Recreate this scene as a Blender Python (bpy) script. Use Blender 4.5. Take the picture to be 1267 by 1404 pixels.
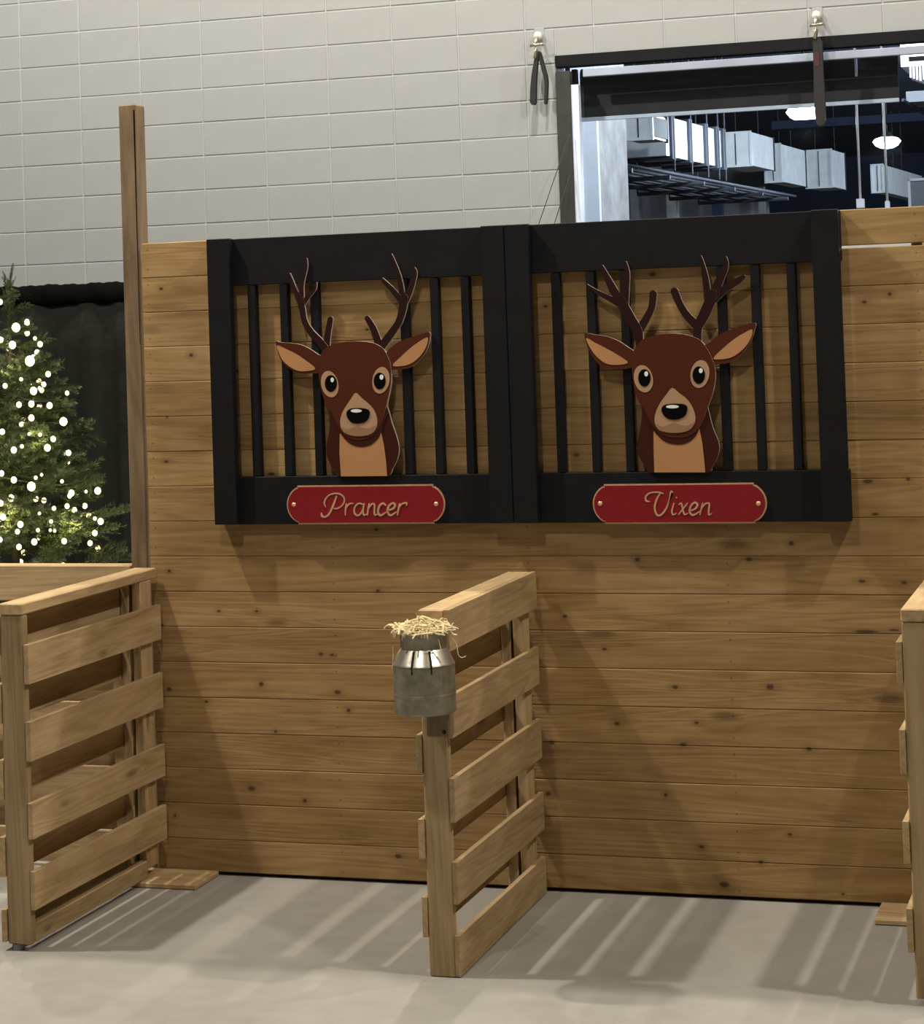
import bpy, bmesh, math, random
from mathutils import Vector, Matrix, noise
random.seed(7)
for o in list(bpy.data.objects): bpy.data.objects.remove(o)
SC = bpy.context.scene
COL = SC.collection
W, H = 1267, 1404

# ------------------------------------------------------------------ camera
CAM = Vector((3.9061, -7.6721, 2.0836)); YAW, PIT, ROL, FPX, PPY = 0.30568, 0.03281, -0.03414, 2958.71, 347.58
FW = Vector((-math.sin(YAW)*math.cos(PIT), math.cos(YAW)*math.cos(PIT), math.sin(PIT)))
R0 = FW.cross(Vector((0, 0, 1))).normalized(); U0 = R0.cross(FW)
RT = R0*math.cos(ROL) + U0*math.sin(ROL); UP = -R0*math.sin(ROL) + U0*math.cos(ROL)
cam = bpy.data.cameras.new('camera'); camo = bpy.data.objects.new('camera', cam); COL.objects.link(camo)
M = Matrix.Identity(4)
for i in range(3):
    M[i][0] = RT[i]; M[i][1] = UP[i]; M[i][2] = -FW[i]; M[i][3] = CAM[i]
camo.matrix_world = M
cam.sensor_fit = 'HORIZONTAL'; cam.sensor_width = 36; cam.lens = FPX*36/W
cam.shift_y = -(H/2-PPY)/W
cam.clip_end = 200
SC.camera = camo

def ray(px, py):
    return FW + RT*((px-W/2)/FPX) - UP*((py-PPY)/FPX)
def at(px, py, Y):
    """point where the pixel's line of sight meets the vertical plane y = Y"""
    d = ray(px, py); return CAM + d*((Y-CAM.y)/d.y)

# ------------------------------------------------------------------ world, lights, exposure
SC.view_settings.view_transform = 'Standard'; SC.view_settings.look = 'None'
SC.view_settings.exposure = 0.0; SC.view_settings.gamma = 1.0
SC.view_settings.use_curve_mapping = False
wd = bpy.data.worlds.new('hall_air'); SC.world = wd; wd.use_nodes = True
wd.node_tree.nodes['Background'].inputs[0].default_value = (1.0, 0.95, 0.88, 1)
wd.node_tree.nodes['Background'].inputs[1].default_value = 0.03

def lamp(name, loc, energy, color, radius=0.22):
    l = bpy.data.lights.new(name, 'POINT'); l.energy = energy; l.color = color; l.shadow_soft_size = radius
    o = bpy.data.objects.new(name, l); COL.objects.link(o); o.location = loc
    return o
WARM = (1.0, 0.925, 0.79)
lamp('hall_lamp', (-1.85, -1.55, 7.1), 1300, WARM, .10)
lamp('hall_lamp', (-2.3, -3.2, 7.1), 180, WARM, .12)
lamp('hall_lamp', (5.7, -1.55, 7.1), 960, WARM, .10)
lamp('hall_lamp', (1.4, -4.8, 7.1), 400, WARM, .07)
lamp('hall_lamp', (-2.4, -9.2, 7.1), 80, WARM, .4)  # this and the next are unseen rear lights, added as fill
lamp('hall_lamp', (5.0, -10.0, 7.1), 60, WARM, .4)  # second added fill light
lamp('hall_lamp', (1.2, 2.0, 7.1), 760, WARM, .08)
lamp('hall_lamp', (-2.4, 2.0, 7.1), 480, WARM, .08)
lamp('hall_lamp', (5.6, 2.0, 7.1), 560, WARM, .08)

# ------------------------------------------------------------------ materials
MATS = {}
def newmat(name):
    m = bpy.data.materials.new(name); m.use_nodes = True
    nt = m.node_tree; b = nt.nodes['Principled BSDF']
    MATS[name] = m
    return m, nt, b
def N(nt, t, **kw):
    n = nt.nodes.new(t)
    for k, v in kw.items(): setattr(n, k, v)
    return n
def math_(nt, op, a, b=None, c=None, clamp=False):
    n = N(nt, 'ShaderNodeMath', operation=op); n.use_clamp = clamp
    for i, v in enumerate((a, b, c)):
        if v is None: continue
        if isinstance(v, (int, float)): n.inputs[i].default_value = v
        else: nt.links.new(v, n.inputs[i])
    return n.outputs[0]
def vmul(nt, v, s, off=(0, 0, 0)):
    n = N(nt, 'ShaderNodeVectorMath', operation='MULTIPLY_ADD')
    nt.links.new(v, n.inputs[0]); n.inputs[1].default_value = s
    if isinstance(off, tuple): n.inputs[2].default_value = off
    else: nt.links.new(off, n.inputs[2])
    return n.outputs[0]
def mixc(nt, fac, a, b, blend='MIX'):
    n = N(nt, 'ShaderNodeMix', data_type='RGBA', blend_type=blend)
    for i, v in ((0, fac), (6, a), (7, b)):
        if isinstance(v, (int, float)): n.inputs[i].default_value = v
        elif isinstance(v, tuple): n.inputs[i].default_value = v+(1,) if len(v) == 3 else v
        else: nt.links.new(v, n.inputs[i])
    return n.outputs[2]
def ramp(nt, fac, stops):
    n = N(nt, 'ShaderNodeValToRGB'); nt.links.new(fac, n.inputs[0])
    e = n.color_ramp.elements
    while len(e) < len(stops): e.new(.5)
    for el, (p, c) in zip(e, stops):
        el.position = p; el.color = c if len(c) == 4 else tuple(c)+(1,)
    return n.outputs[0]
def noise_(nt, vec, scale, detail=3, rough=.5, dist=0):
    n = N(nt, 'ShaderNodeTexNoise'); nt.links.new(vec, n.inputs['Vector'])
    n.inputs['Scale'].default_value = scale; n.inputs['Detail'].default_value = detail
    n.inputs['Roughness'].default_value = rough; n.inputs['Distortion'].default_value = dist
    return n.outputs[0]
def bump(nt, b, h, strength=.3, dist=.01):
    n = N(nt, 'ShaderNodeBump'); n.inputs['Strength'].default_value = strength; n.inputs['Distance'].default_value = dist
    nt.links.new(h, n.inputs['Height']); nt.links.new(n.outputs[0], b.inputs['Normal'])

def plain(name, col, rough=.6, metal=0.0, var=.08, vscale=6.0, spec=.4, bmp=0):
    m, nt, b = newmat(name)
    tc = N(nt, 'ShaderNodeTexCoord'); n = noise_(nt, tc.outputs['Object'], vscale, 4, .6)
    lo = tuple(c*(1-var) for c in col); hi = tuple(min(1, c*(1+var)) for c in col)
    nt.links.new(ramp(nt, n, [(.3, lo), (.7, hi)]), b.inputs['Base Color'])
    b.inputs['Roughness'].default_value = rough; b.inputs['Metallic'].default_value = metal
    b.inputs['Specular IOR Level'].default_value = spec
    if bmp: bump(nt, b, noise_(nt, tc.outputs['Object'], vscale*12, 3), bmp, .003)
    return m
def emit(name, col, strength):
    m, nt, b = newmat(name)
    b.inputs['Base Color'].default_value = col+(1,); b.inputs['Emission Color'].default_value = col+(1,)
    b.inputs['Emission Strength'].default_value = strength
    return m

def wood(name, dark, mid, light, rough=.62, knots=None, nails=None, knot_scale=1.0):
    """grain runs along the plank's own x axis; each plank is shifted by its random number"""
    m, nt, b = newmat(name)
    tc = N(nt, 'ShaderNodeTexCoord'); oi = N(nt, 'ShaderNodeObjectInfo')
    off = N(nt, 'ShaderNodeVectorMath', operation='SCALE'); off.inputs[0].default_value = (37, 23, 51)
    nt.links.new(oi.outputs['Random'], off.inputs['Scale'])
    P = N(nt, 'ShaderNodeVectorMath', operation='ADD')
    nt.links.new(tc.outputs['Object'], P.inputs[0]); nt.links.new(off.outputs[0], P.inputs[1]); P = P.outputs[0]
    # random knots
    vo = N(nt, 'ShaderNodeTexVoronoi'); vo.inputs['Scale'].default_value = 1.0
    nt.links.new(vmul(nt, P, (2.6*knot_scale, 8.5*knot_scale, 8.5*knot_scale)), vo.inputs['Vector'])
    kd = vo.outputs['Distance']
    kwarp = math_(nt, 'POWER', math_(nt, 'SUBTRACT', 1.0, math_(nt, 'MULTIPLY', kd, 1.5, clamp=True), clamp=True), 3.0)
    # rings: stretched noise bent round the knots, turned into bands
    n1 = noise_(nt, vmul(nt, P, (.55, 8, 8)), 1.0, 3, .55, .6)
    h = math_(nt, 'ADD', math_(nt, 'MULTIPLY', n1, 9.0), math_(nt, 'MULTIPLY', kwarp, 1.6))
    bands = math_(nt, 'PINGPONG', h, .5)
    bands = math_(nt, 'MULTIPLY', bands, 2.0)
    fib = noise_(nt, vmul(nt, P, (3.0, 130, 130)), 1.0, 3, .6)
    big = noise_(nt, vmul(nt, P, (2.2, 8, 8)), 1.0, 4, .6, .4)
    f = math_(nt, 'ADD', math_(nt, 'ADD', math_(nt, 'MULTIPLY', bands, .16), math_(nt, 'MULTIPLY', fib, .24)), math_(nt, 'MULTIPLY', big, .74))
    col = ramp(nt, f, [(.33, dark), (.55, mid), (.80, light)])
    kc = tuple(c*.5 for c in dark)
    ks = N(nt, 'ShaderNodeMapRange'); ks.interpolation_type = 'SMOOTHSTEP'
    nt.links.new(kd, ks.inputs[0]); ks.inputs[1].default_value = .03; ks.inputs[2].default_value = .13
    ks.inputs[3].default_value = .75; ks.inputs[4].default_value = 0
    col = mixc(nt, ks.outputs[0], col, kc)
    if knots:
        g = N(nt, 'ShaderNodeNewGeometry'); best = None
        wob = math_(nt, 'MULTIPLY', math_(nt, 'SUBTRACT', noise_(nt, vmul(nt, P, (60, 60, 60)), 1.0, 2), .5), .6)
        for (kx, kz, rr, fl) in knots:
            d = N(nt, 'ShaderNodeVectorMath', operation='LENGTH')
            nt.links.new(vmul(nt, g.outputs['Position'], (fl/rr, 0, 1/rr), (-kx*fl/rr, 0, -kz/rr)), d.inputs[0])
            best = d.outputs['Value'] if best is None else math_(nt, 'MINIMUM', best, d.outputs['Value'])
        q = math_(nt, 'ADD', best, wob)
        halo = N(nt, 'ShaderNodeMapRange'); nt.links.new(q, halo.inputs[0])
        halo.inputs[1].default_value = .7; halo.inputs[2].default_value = 3.6; halo.inputs[3].default_value = .40; halo.inputs[4].default_value = 0
        col = mixc(nt, halo.outputs[0], col, tuple(c*.6 for c in dark))
        core = N(nt, 'ShaderNodeMapRange'); nt.links.new(q, core.inputs[0])
        core.inputs[1].default_value = .6; core.inputs[2].default_value = 1.15; core.inputs[3].default_value = .85; core.inputs[4].default_value = 0
        col = mixc(nt, core.outputs[0], col, (.045, .025, .011))
    if nails:
        xs, z0, pitch, zz = nails
        g2 = N(nt, 'ShaderNodeNewGeometry'); s = N(nt, 'ShaderNodeSeparateXYZ'); nt.links.new(g2.outputs['Position'], s.inputs[0])
        dx = None
        for x in xs:
            a = math_(nt, 'ABSOLUTE', math_(nt, 'SUBTRACT', s.outputs[0], x))
            dx = a if dx is None else math_(nt, 'MINIMUM', dx, a)
        fr = math_(nt, 'MULTIPLY', math_(nt, 'FRACT', math_(nt, 'DIVIDE', math_(nt, 'SUBTRACT', s.outputs[2], z0), pitch)), pitch)
        dz = None
        for z in zz:
            a = math_(nt, 'ABSOLUTE', math_(nt, 'SUBTRACT', fr, z)); dz = a if dz is None else math_(nt, 'MINIMUM', dz, a)
        dd = math_(nt, 'SQRT', math_(nt, 'ADD', math_(nt, 'MULTIPLY', dx, dx), math_(nt, 'MULTIPLY', dz, dz)))
        col = mixc(nt, math_(nt, 'MULTIPLY', math_(nt, 'LESS_THAN', dd, .0038), .5), col, (.05, .03, .015))
    col = mixc(nt, 1.0, col, oi.outputs['Color'], 'MULTIPLY')
    nt.links.new(col, b.inputs['Base Color'])
    b.inputs['Roughness'].default_value = rough; b.inputs['Specular IOR Level'].default_value = .3
    bump(nt, b, math_(nt, 'ADD', fib, bands), .12, .004)
    return m

# wall boards: knots that show in the photo, as pixel, radius in metres, flattening along the grain
KN = [(262,487,.013,.8),(1220,403,.013,.9),(846,992,.014,.8),(1109,1027,.013,.7),(913,1090,.012,1),(937,1021,.013,.6),(378,1003,.010,.9),(1043,1182,.012,.7),
      (418,1098,.014,.9),(874,767,.013,.7),(1027,767,.014,.6),(829,890,.010,.6),(1083,1144,.010,.7),(222,857,.010,.8),(283,962,.010,.7),(232,945,.016,.8),(440,897,.012,.8),
      (358,938,.016,.8),(478,974,.013,.8),(300,838,.009,.7),(352,838,.009,.7),(518,810,.011,.7),(345,1081,.018,.6),(546,1174,.015,.6),(240,1118,.009,.8),(325,509,.012,1),
      (229,572,.007,1),(228,633,.010,.6),(1182,797,.011,.5),(1240,799,.011,.6),(1085,745,.014,.8),(926,942,.013,.6),(1056,942,.018,.7),(962,1161,.012,.7),(955,991,.010,.6),
      (1185,414,.010,.6),(1245,657,.011,.8),(1190,660,.013,.35),(221,396,.011,.7),(300,396,.012,.6),(232,783,.010,.7),(455,898,.009,.6),(463,949,.014,.6),(588,1180,.012,.6),
      (993,1213,.020,.6),(1156,1226,.009,.8),(775,845,.011,.6),(757,1018,.014,.7),(752,1088,.016,.8),(1188,866,.011,.14),(1226,864,.007,.2),(516,726,.010,.7),(1200,705,.010,.5),
      (748,420,.010,.7),(895,376,.014,.6),(503,452,.010,.7),(372,650,.011,.4),(790,624,.012,.7),(880,600,.012,.5)]
knots = [(lambda p: (p.x, p.z, r*.58, fl))(at(x, y, 0)) for x, y, r, fl in KN]
PITCH = 0.1356
DK, MD, LT = (.215, .126, .046), (.328, .201, .080), (.425, .282, .130)
WOOD_WALL = wood('stained_pine_boards', DK, MD, LT, knots=knots, nails=((.195, .93, 1.70, 2.44, 3.15), .004, PITCH, (.030, .106)), knot_scale=.55)
WOOD_GATE = wood('pale_pine_lumber', (.27, .180, .087), (.40, .278, .142), (.52, .380, .215), rough=.66, knot_scale=.8)
WOOD_POST = wood('weathered_timber', (.125, .082, .045), (.20, .137, .078), (.28, .20, .12), rough=.75, knot_scale=.7)
BLACK = plain('black_painted_wood', (.0052, .0056, .0074), .6, var=.25, vscale=9, spec=.22, bmp=.15)
BROWN = plain('deer_brown_print', (.078, .0175, .0068), .6, var=.05, spec=.15)
BROWN_D = plain('deer_dark_brown_print', (.045, .0095, .0045), .6, var=.05, spec=.15)
ANTLER = plain('antler_brown_print', (.022, .0055, .0045), .6, var=.06, spec=.15)
TAN = plain('deer_tan_print', (.47, .235, .10), .5, var=.04)
TAN2 = plain('deer_muzzle_print', (.44, .265, .155), .5, var=.04)
TAN3 = plain('deer_chin_print', (.31, .175, .095), .5, var=.04)
INK = plain('black_print', (.002, .002, .0022), .5, var=.1, spec=.08)
WHITEP = plain('white_print', (.85, .84, .80), .5, var=.02)
CUT = plain('cut_board_edge', (.50, .42, .36), .7, var=.1, vscale=20)  # raw board edge, its colour lightened further for a highlight along the rim
RED = plain('red_plaque_paint', (.235, .008, .014), .38, var=.06, vscale=14)
GOLD = plain('brushed_gold', (.88, .56, .33), .36, metal=.55, var=.18, vscale=30)
GALV = plain('galvanized_steel', (.27, .245, .185), .5, metal=.65, var=.3, vscale=22, spec=.5, bmp=.06)
GALV_B = plain('bright_tin', (.55, .51, .42), .3, metal=.85, var=.2, vscale=18, spec=.5)
DARKM = plain('dark_metal', (.02, .02, .02), .5, metal=.6)
STRAW = plain('straw', (.78, .62, .36), .7, var=.35, vscale=45)
BLOCK = plain('painted_block', (.272, .282, .290), .62, var=.035, vscale=3.2, spec=.35, bmp=.15)
MORT = plain('painted_mortar', (.36, .37, .38), .7, var=.05, vscale=8)
DRAPE = plain('black_drape_cloth', (.0125, .0130, .0112), .9, var=.2, vscale=14, spec=.1)
NEEDLE = plain('fir_needle', (.058, .082, .030), .6, var=.45, vscale=9, spec=.3)
BARK = plain('branch_wire', (.035, .028, .014), .8)
BULB = emit('warm_bulb', (1.0, .86, .46), 2.4)
WIRE = plain('green_wire', (.012, .02, .01), .6)
STRAPM = plain('black_strap', (.012, .010, .011), .75, var=.3, vscale=20)
STRAPR = plain('dark_red_strap', (.045, .013, .012), .75, var=.2, vscale=20)
WHITE_M = plain('white_enamel', (.62, .60, .55), .4)
STEELF = plain('dark_steel_frame', (.030, .030, .030), .5, metal=.2, var=.2)
STEELB = plain('black_steel_header', (.0045, .0050, .0072), .7, var=.2, spec=.15)
POCKET = plain('black_rod_pocket_cloth', (.0038, .0040, .0036), .95, var=.2, spec=.03)
ALU_D = plain('grey_aluminium', (.27, .31, .40), .5, var=.25, vscale=1.2)
ALU = plain('pale_aluminium', (.62, .72, .92), .5, metal=.0, var=.12, vscale=5)
SHADE = plain('charcoal_shade_cloth', (.030, .031, .036), .8, var=.12, vscale=5)
DUCT = plain('galvanized_duct', (.84, .88, .93), .5, metal=.1, var=.14, vscale=3.5)
DUCT_D = plain('duct_flange', (.035, .04, .055), .7)
CONC = plain('rough_concrete', (.36, .35, .335), .85, var=.3, vscale=5, bmp=.3)
FARW = plain('grey_far_wall', (.20, .205, .215), .8, var=.2, vscale=2)
FARP = plain('grey_pipe_paint', (.055, .058, .066), .95, var=.2, vscale=2, spec=.05)
FARC = plain('far_dark_ceiling', (.016, .026, .055), .9, var=.2, vscale=1)
WHITEW = plain('white_plaster', (.72, .74, .78), .7, var=.05)
LENS = emit('cool_lamp_lens', (.95, .97, 1.0), 30.0)
RUB = plain('dark_rubber', (.015, .014, .013), .7)

m, nt, b = newmat('sealed_concrete_floor')
tc = N(nt, 'ShaderNodeTexCoord'); O = tc.outputs['Object']
c1 = ramp(nt, noise_(nt, O, .9, 5, .55), [(.3, (.315, .302, .275)), (.7, (.375, .36, .33))])
c2 = mixc(nt, .35, c1, ramp(nt, noise_(nt, O, 9, 4, .6), [(.3, (.28, .268, .245)), (.7, (.40, .385, .355))]))
nt.links.new(c2, b.inputs['Base Color'])
nt.links.new(ramp(nt, noise_(nt, O, 3, 3), [(.3, (.34,)*3), (.7, (.48,)*3)]), b.inputs['Roughness'])
b.inputs['Specular IOR Level'].default_value = .4
bump(nt, b, noise_(nt, O, 60, 3), .05, .003)
FLOOR = m
m, nt, b = newmat('window_glass')
tr = N(nt, 'ShaderNodeBsdfTransparent'); tr.inputs[0].default_value = (.95, .97, .98, 1)
gl = N(nt, 'ShaderNodeBsdfGlossy'); gl.inputs['Roughness'].default_value = .03
mx = N(nt, 'ShaderNodeMixShader'); mx.inputs[0].default_value = .035
nt.links.new(tr.outputs[0], mx.inputs[1]); nt.links.new(gl.outputs[0], mx.inputs[2])
nt.links.new(mx.outputs[0], nt.nodes['Material Output'].inputs['Surface'])
GLASS = m

# ------------------------------------------------------------------ object helpers
def link(name, me, parent=None, loc=None, rot=None):
    o = bpy.data.objects.new(name, me); COL.objects.link(o)
    if parent: o.parent = parent
    if loc is not None: o.location = loc
    if rot is not None: o.rotation_euler = rot
    return o
def tag(o, label=None, cat=None, group=None, kind=None):
    if label: o['label'] = label
    if cat: o['category'] = cat
    if group: o['group'] = group
    if kind: o['kind'] = kind
    return o
def thing(name, loc, label, cat, group=None):
    """an Empty at the thing's base; returns it (children are given in world coordinates through W2L)"""
    o = link(name, None, None, loc); o.empty_display_size = .1
    return tag(o, label, cat, group)
def base(o):
    p = Vector((0, 0, 0))
    while o: p += Vector(o.location); o = o.parent
    return p
BOXC = {}
def boxmesh(l, w, t, mat, bev):
    key = (round(l, 4), round(w, 4), round(t, 4), mat.name, bev)
    if key in BOXC: return BOXC[key]
    bm = bmesh.new(); bmesh.ops.create_cube(bm, size=1)
    for v in bm.verts: v.co = Vector((v.co.x*l, v.co.y*w, v.co.z*t))
    if bev: bmesh.ops.bevel(bm, geom=bm.edges[:], offset=bev, segments=1, affect='EDGES', profile=.5)
    me = bpy.data.meshes.new('plank'); bm.to_mesh(me); bm.free(); me.materials.append(mat)
    BOXC[key] = me
    return me
def plank(name, x, y, z, mat, parent=None, bev=.002, axis=None, tone=None, off=None):
    """box given by its world ranges; its local x runs along its longest side so that the grain follows"""
    d = (x[1]-x[0], y[1]-y[0], z[1]-z[0]); c = Vector(((x[0]+x[1])/2, (y[0]+y[1])/2, (z[0]+z[1])/2))
    if axis is None: axis = max(range(3), key=lambda i: d[i])
    if axis == 0: me = boxmesh(d[0], d[2], d[1], mat, bev); rot = (math.pi/2, 0, 0)
    elif axis == 1: me = boxmesh(d[1], d[0], d[2], mat, bev); rot = (0, 0, math.pi/2)
    else: me = boxmesh(d[2], d[1], d[0], mat, bev); rot = (0, -math.pi/2, 0)
    o = link(name, me, parent, c-base(parent), rot)
    if tone is None: tone = random.uniform(.90, 1.08)
    o.color = (tone, tone, tone, 1)
    return o
def mesh(name, verts, faces, mat, parent=None, smooth=False, mats=None, fm=None):
    me = bpy.data.meshes.new(name); bs = base(parent)
    me.from_pydata([Vector(v)-bs for v in verts], [], faces); me.update()
    for mm in (mats or [mat]): me.materials.append(mm)
    if fm: me.polygons.foreach_set('material_index', fm)
    if smooth: me.polygons.foreach_set('use_smooth', [True]*len(me.polygons))
    return link(name, me, parent)
def lathe(prof, seg=32, c=(0, 0, 0)):
    v, f = [], []
    for r, z in prof:
        for i in range(seg):
            a = 2*math.pi*i/seg; v.append((c[0]+r*math.cos(a), c[1]+r*math.sin(a), c[2]+z))
    for j in range(len(prof)-1):
        for i in range(seg):
            k = (i+1) % seg; f.append((j*seg+i, j*seg+k, (j+1)*seg+k, (j+1)*seg+i))
    return v, f
def tube(pts, r, seg=8, closed_ends=True):
    pts = [Vector(p) for p in pts]; v, f = [], []
    rs = r if isinstance(r, (list, tuple)) else [r]*len(pts)
    for i, p in enumerate(pts):
        t = (pts[min(i+1, len(pts)-1)]-pts[max(i-1, 0)]).normalized()
        a = t.cross(Vector((0, 0, 1)))
        if a.length < 1e-3: a = t.cross(Vector((1, 0, 0)))
        a.normalize(); bb = t.cross(a)
        for k in range(seg):
            an = 2*math.pi*k/seg; v.append(p+(a*math.cos(an)+bb*math.sin(an))*rs[i])
    for i in range(len(pts)-1):
        for k in range(seg):
            f.append((i*seg+k, i*seg+(k+1) % seg, (i+1)*seg+(k+1) % seg, (i+1)*seg+k))
    if closed_ends:
        f.append(tuple(range(seg))[::-1]); f.append(tuple((len(pts)-1)*seg+k for k in range(seg)))
    return v, f
def join(*parts):
    V, F = [], []
    for v, f in parts:
        n = len(V); V += list(v); F += [tuple(i+n for i in q) for q in f]
    return V, F
def boxvf(x, y, z):
    v = [(a, b_, c) for a in x for b_ in y for c in z]
    return v, [(0, 1, 3, 2), (4, 6, 7, 5), (0, 4, 5, 1), (2, 3, 7, 6), (0, 2, 6, 4), (1, 5, 7, 3)]
def smooth_loop(pts, n=4):
    out = []; L = len(pts)
    for i in range(L):
        p0, p1, p2, p3 = (Vector(pts[(i+k-1) % L]) for k in range(4))
        for k in range(n):
            t = k/n
            out.append(.5*((2*p1)+(p2-p0)*t+(2*p0-5*p1+4*p2-p3)*t*t+(3*p1-p0-3*p2+p3)*t**3))
    return out
def smooth_line(pts, n=5):
    out = []; L = len(pts)
    for i in range(L-1):
        p0, p1, p2, p3 = (Vector(pts[min(max(i+k-1, 0), L-1)]) for k in range(4))
        for k in range(n):
            t = k/n
            out.append(.5*((2*p1)+(p2-p0)*t+(2*p0-5*p1+4*p2-p3)*t*t+(3*p1-p0-3*p2+p3)*t**3))
    out.append(Vector(pts[-1])); return out
def slabvf(xz, y0, y1):
    """flat shape in the xz plane with thickness from y0 (front) to y1 (back)"""
    n = len(xz); v = [(p[0], y0, p[1]) for p in xz]+[(p[0], y1, p[1]) for p in xz]
    area = sum(xz[i][0]*xz[(i+1) % n][1]-xz[(i+1) % n][0]*xz[i][1] for i in range(n))
    fr = tuple(range(n)); bk = tuple(range(2*n-1, n-1, -1))
    sides = [(i, i+n, (i+1) % n+n, (i+1) % n) for i in range(n)]
    if area < 0:
        fr = fr[::-1]; bk = bk[::-1]; sides = [s[::-1] for s in sides]
    return v, [fr, bk]+sides
def slab(name, xz, y0, y1, mat, parent, edge=None):
    v, f = slabvf(xz, y0, y1)
    return mesh(name, v, f, mat, parent, mats=[mat, edge] if edge else None, fm=[0, 0]+[1]*(len(f)-2) if edge else None)
def stroke_poly(pts, widths, caps=5):
    """outline of a tapering brush stroke, pts and widths in the same unit"""
    q = [(p[0], p[1], w) for p, w in zip(pts, widths)]
    q = smooth_line(q, 5); L, Rr = [], []
    for i, p in enumerate(q):
        a = q[max(i-1, 0)]; c = q[min(i+1, len(q)-1)]
        t = Vector((c[0]-a[0], c[1]-a[1])).normalized(); nn = Vector((-t.y, t.x)); w = max(p[2], .3)/2
        L.append((p[0]+nn.x*w, p[1]+nn.y*w)); Rr.append((p[0]-nn.x*w, p[1]-nn.y*w))
    def cap(p, t, w, s):
        o = []; b0 = math.atan2(t[1], t[0])
        for k in range(1, caps):
            an = b0+math.pi/2-math.pi*k/caps; o.append((p[0]+math.cos(an)*w, p[1]+math.sin(an)*w))
        return o
    te = (q[-1][0]-q[-2][0], q[-1][1]-q[-2][1]); ts = (q[0][0]-q[1][0], q[0][1]-q[1][1])
    return L+cap(q[-1], te, max(q[-1][2], .3)/2, 1)+Rr[::-1]+cap(q[0], ts, max(q[0][2], .3)/2, 1)

# ------------------------------------------------------------------ the setting
v, f = boxvf((-14, 16), (-14, 4.4), (-.12, 0))
tag(mesh('floor', v, f, FLOOR), 'smooth light grey sealed concrete floor', kind='structure')

YC = 4.2293; BX0 = -1.8633; BZ0 = 3.9605; BL, BH = .4064, .2032
OPX, OPZ = .752, 3.592                                    # the window's left and top edges
SILL = 2.58
parts = [boxvf((-8, OPX), (YC+.0025, YC+.2), (0, 5.2)), boxvf((OPX, 7.5), (YC+.0025, YC+.2), (OPZ, 5.2)), boxvf((OPX, 7.5), (YC+.0025, YC+.2), (0, SILL))]
v, f = join(*parts)
wall = tag(mesh('wall_back', v, f, MORT), 'pale painted concrete block wall laid in straight stacked courses', kind='structure')
G = .0032
for r in range(-4, 10):
    z1 = BZ0-BH*r; z0 = z1-BH
    for c in range(-8, 14):
        x0 = BX0+BL*c; x1 = x0+BL
        if z0 < OPZ-.01:
            if x0 >= OPX-.02: continue
            x1 = min(x1, OPX)
            zz0 = z0
        xa, xb, za, zb = x0+G, x1-G, z0+G, z1-G
        if z0 < OPZ < z1 and x1 > OPX: pass
        if xb-xa < .03: continue
        plank('block', (xa, xb), (YC-.002+random.uniform(-.0008, .0008), YC+.05), (za, zb), BLOCK, wall, bev=.0035, tone=1)
# cut course just above the opening
z0 = OPZ; z1 = BZ0-BH*1
for c in range(6, 16):
    x0 = max(BX0+BL*c, OPX); x1 = BX0+BL*(c+1)
    if z1-z0 > .03: plank('block', (x0+G, x1-G), (YC-.002, YC+.05), (z0+.002, z1-G), BLOCK, wall, bev=.0035, tone=1)

# ------------------------------------------------------------------ window in the block wall
win = tag(link('window_1', None, None, (OPX, YC, 2.0)), 'wide dark framed window in the block wall above the stall', kind='structure')
def wpart(name, x, y, z, mat, **k): return plank(name, x, y, z, mat, win, bev=.003, tone=1, **k)
XR = 5.2
wpart('jamb', (OPX, OPX+.085), (YC-.02, YC+.04), (SILL, OPZ-.085), STEELF)
wpart('header', (OPX, XR), (YC-.02, YC+.06), (OPZ-.062, OPZ+.006), STEELB)
pz = at(800, 101, YC-.02).z
wpart('head_rail', (OPX+.16, XR), (YC-.019, YC+.012), (pz-.018, pz+.026), ALU_D)
wpart('sill', (OPX, XR), (YC-.02, YC+.18), (SILL-.03, SILL), STEELF)
wpart('side_rail', (at(781, 200, YC).x, at(796, 200, YC).x), (YC-.004, YC+.05), (SILL, at(785, 119, YC+.1).z), ALU)
wpart('rail_bracket', (at(784, 110, YC+.1).x, at(791, 110, YC+.1).x), (YC+.10, YC+.14), (at(785, 119, YC+.1).z, at(785, 95, YC+.1).z), STEELF)
v, f = boxvf((OPX+.085, XR), (YC+.055, YC+.061), (SILL, OPZ-.085))
pane = mesh('pane', v, f, GLASS, win)
# roller shade
sy = YC+.22
p0 = at(797, 165, sy); p1 = at(1233, 136, sy); pt = at(797, 110, sy); pr = at(1233, 100, sy)
sh = thing('roller_shade', (p0.x, sy, p0.z), 'charcoal roller shade drawn partly down inside the wide window', 'shade')
plank('shade_cloth', (p0.x, p1.x), (sy, sy+.006), (p0.z+.012, pt.z), SHADE, sh, bev=0, tone=1)
plank('hem_bar', (p0.x, p1.x), (sy-.008, sy+.012), (p0.z-.008, p0.z+.014), ALU, sh, bev=.002, tone=.5)
v, f = tube([(p0.x, sy+.05, pt.z+.02), (p1.x, sy+.05, pt.z+.02)], .05, 16); mesh('roller', v, f, SHADE, sh, smooth=True)
for px in (1173,):
    q = at(px, 80, sy-.03); plank('bracket', (q.x-.006, q.x+.006), (sy-.03, sy-.01), (q.z-.10, q.z+.05), ALU, sh, bev=0, tone=1)

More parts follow.
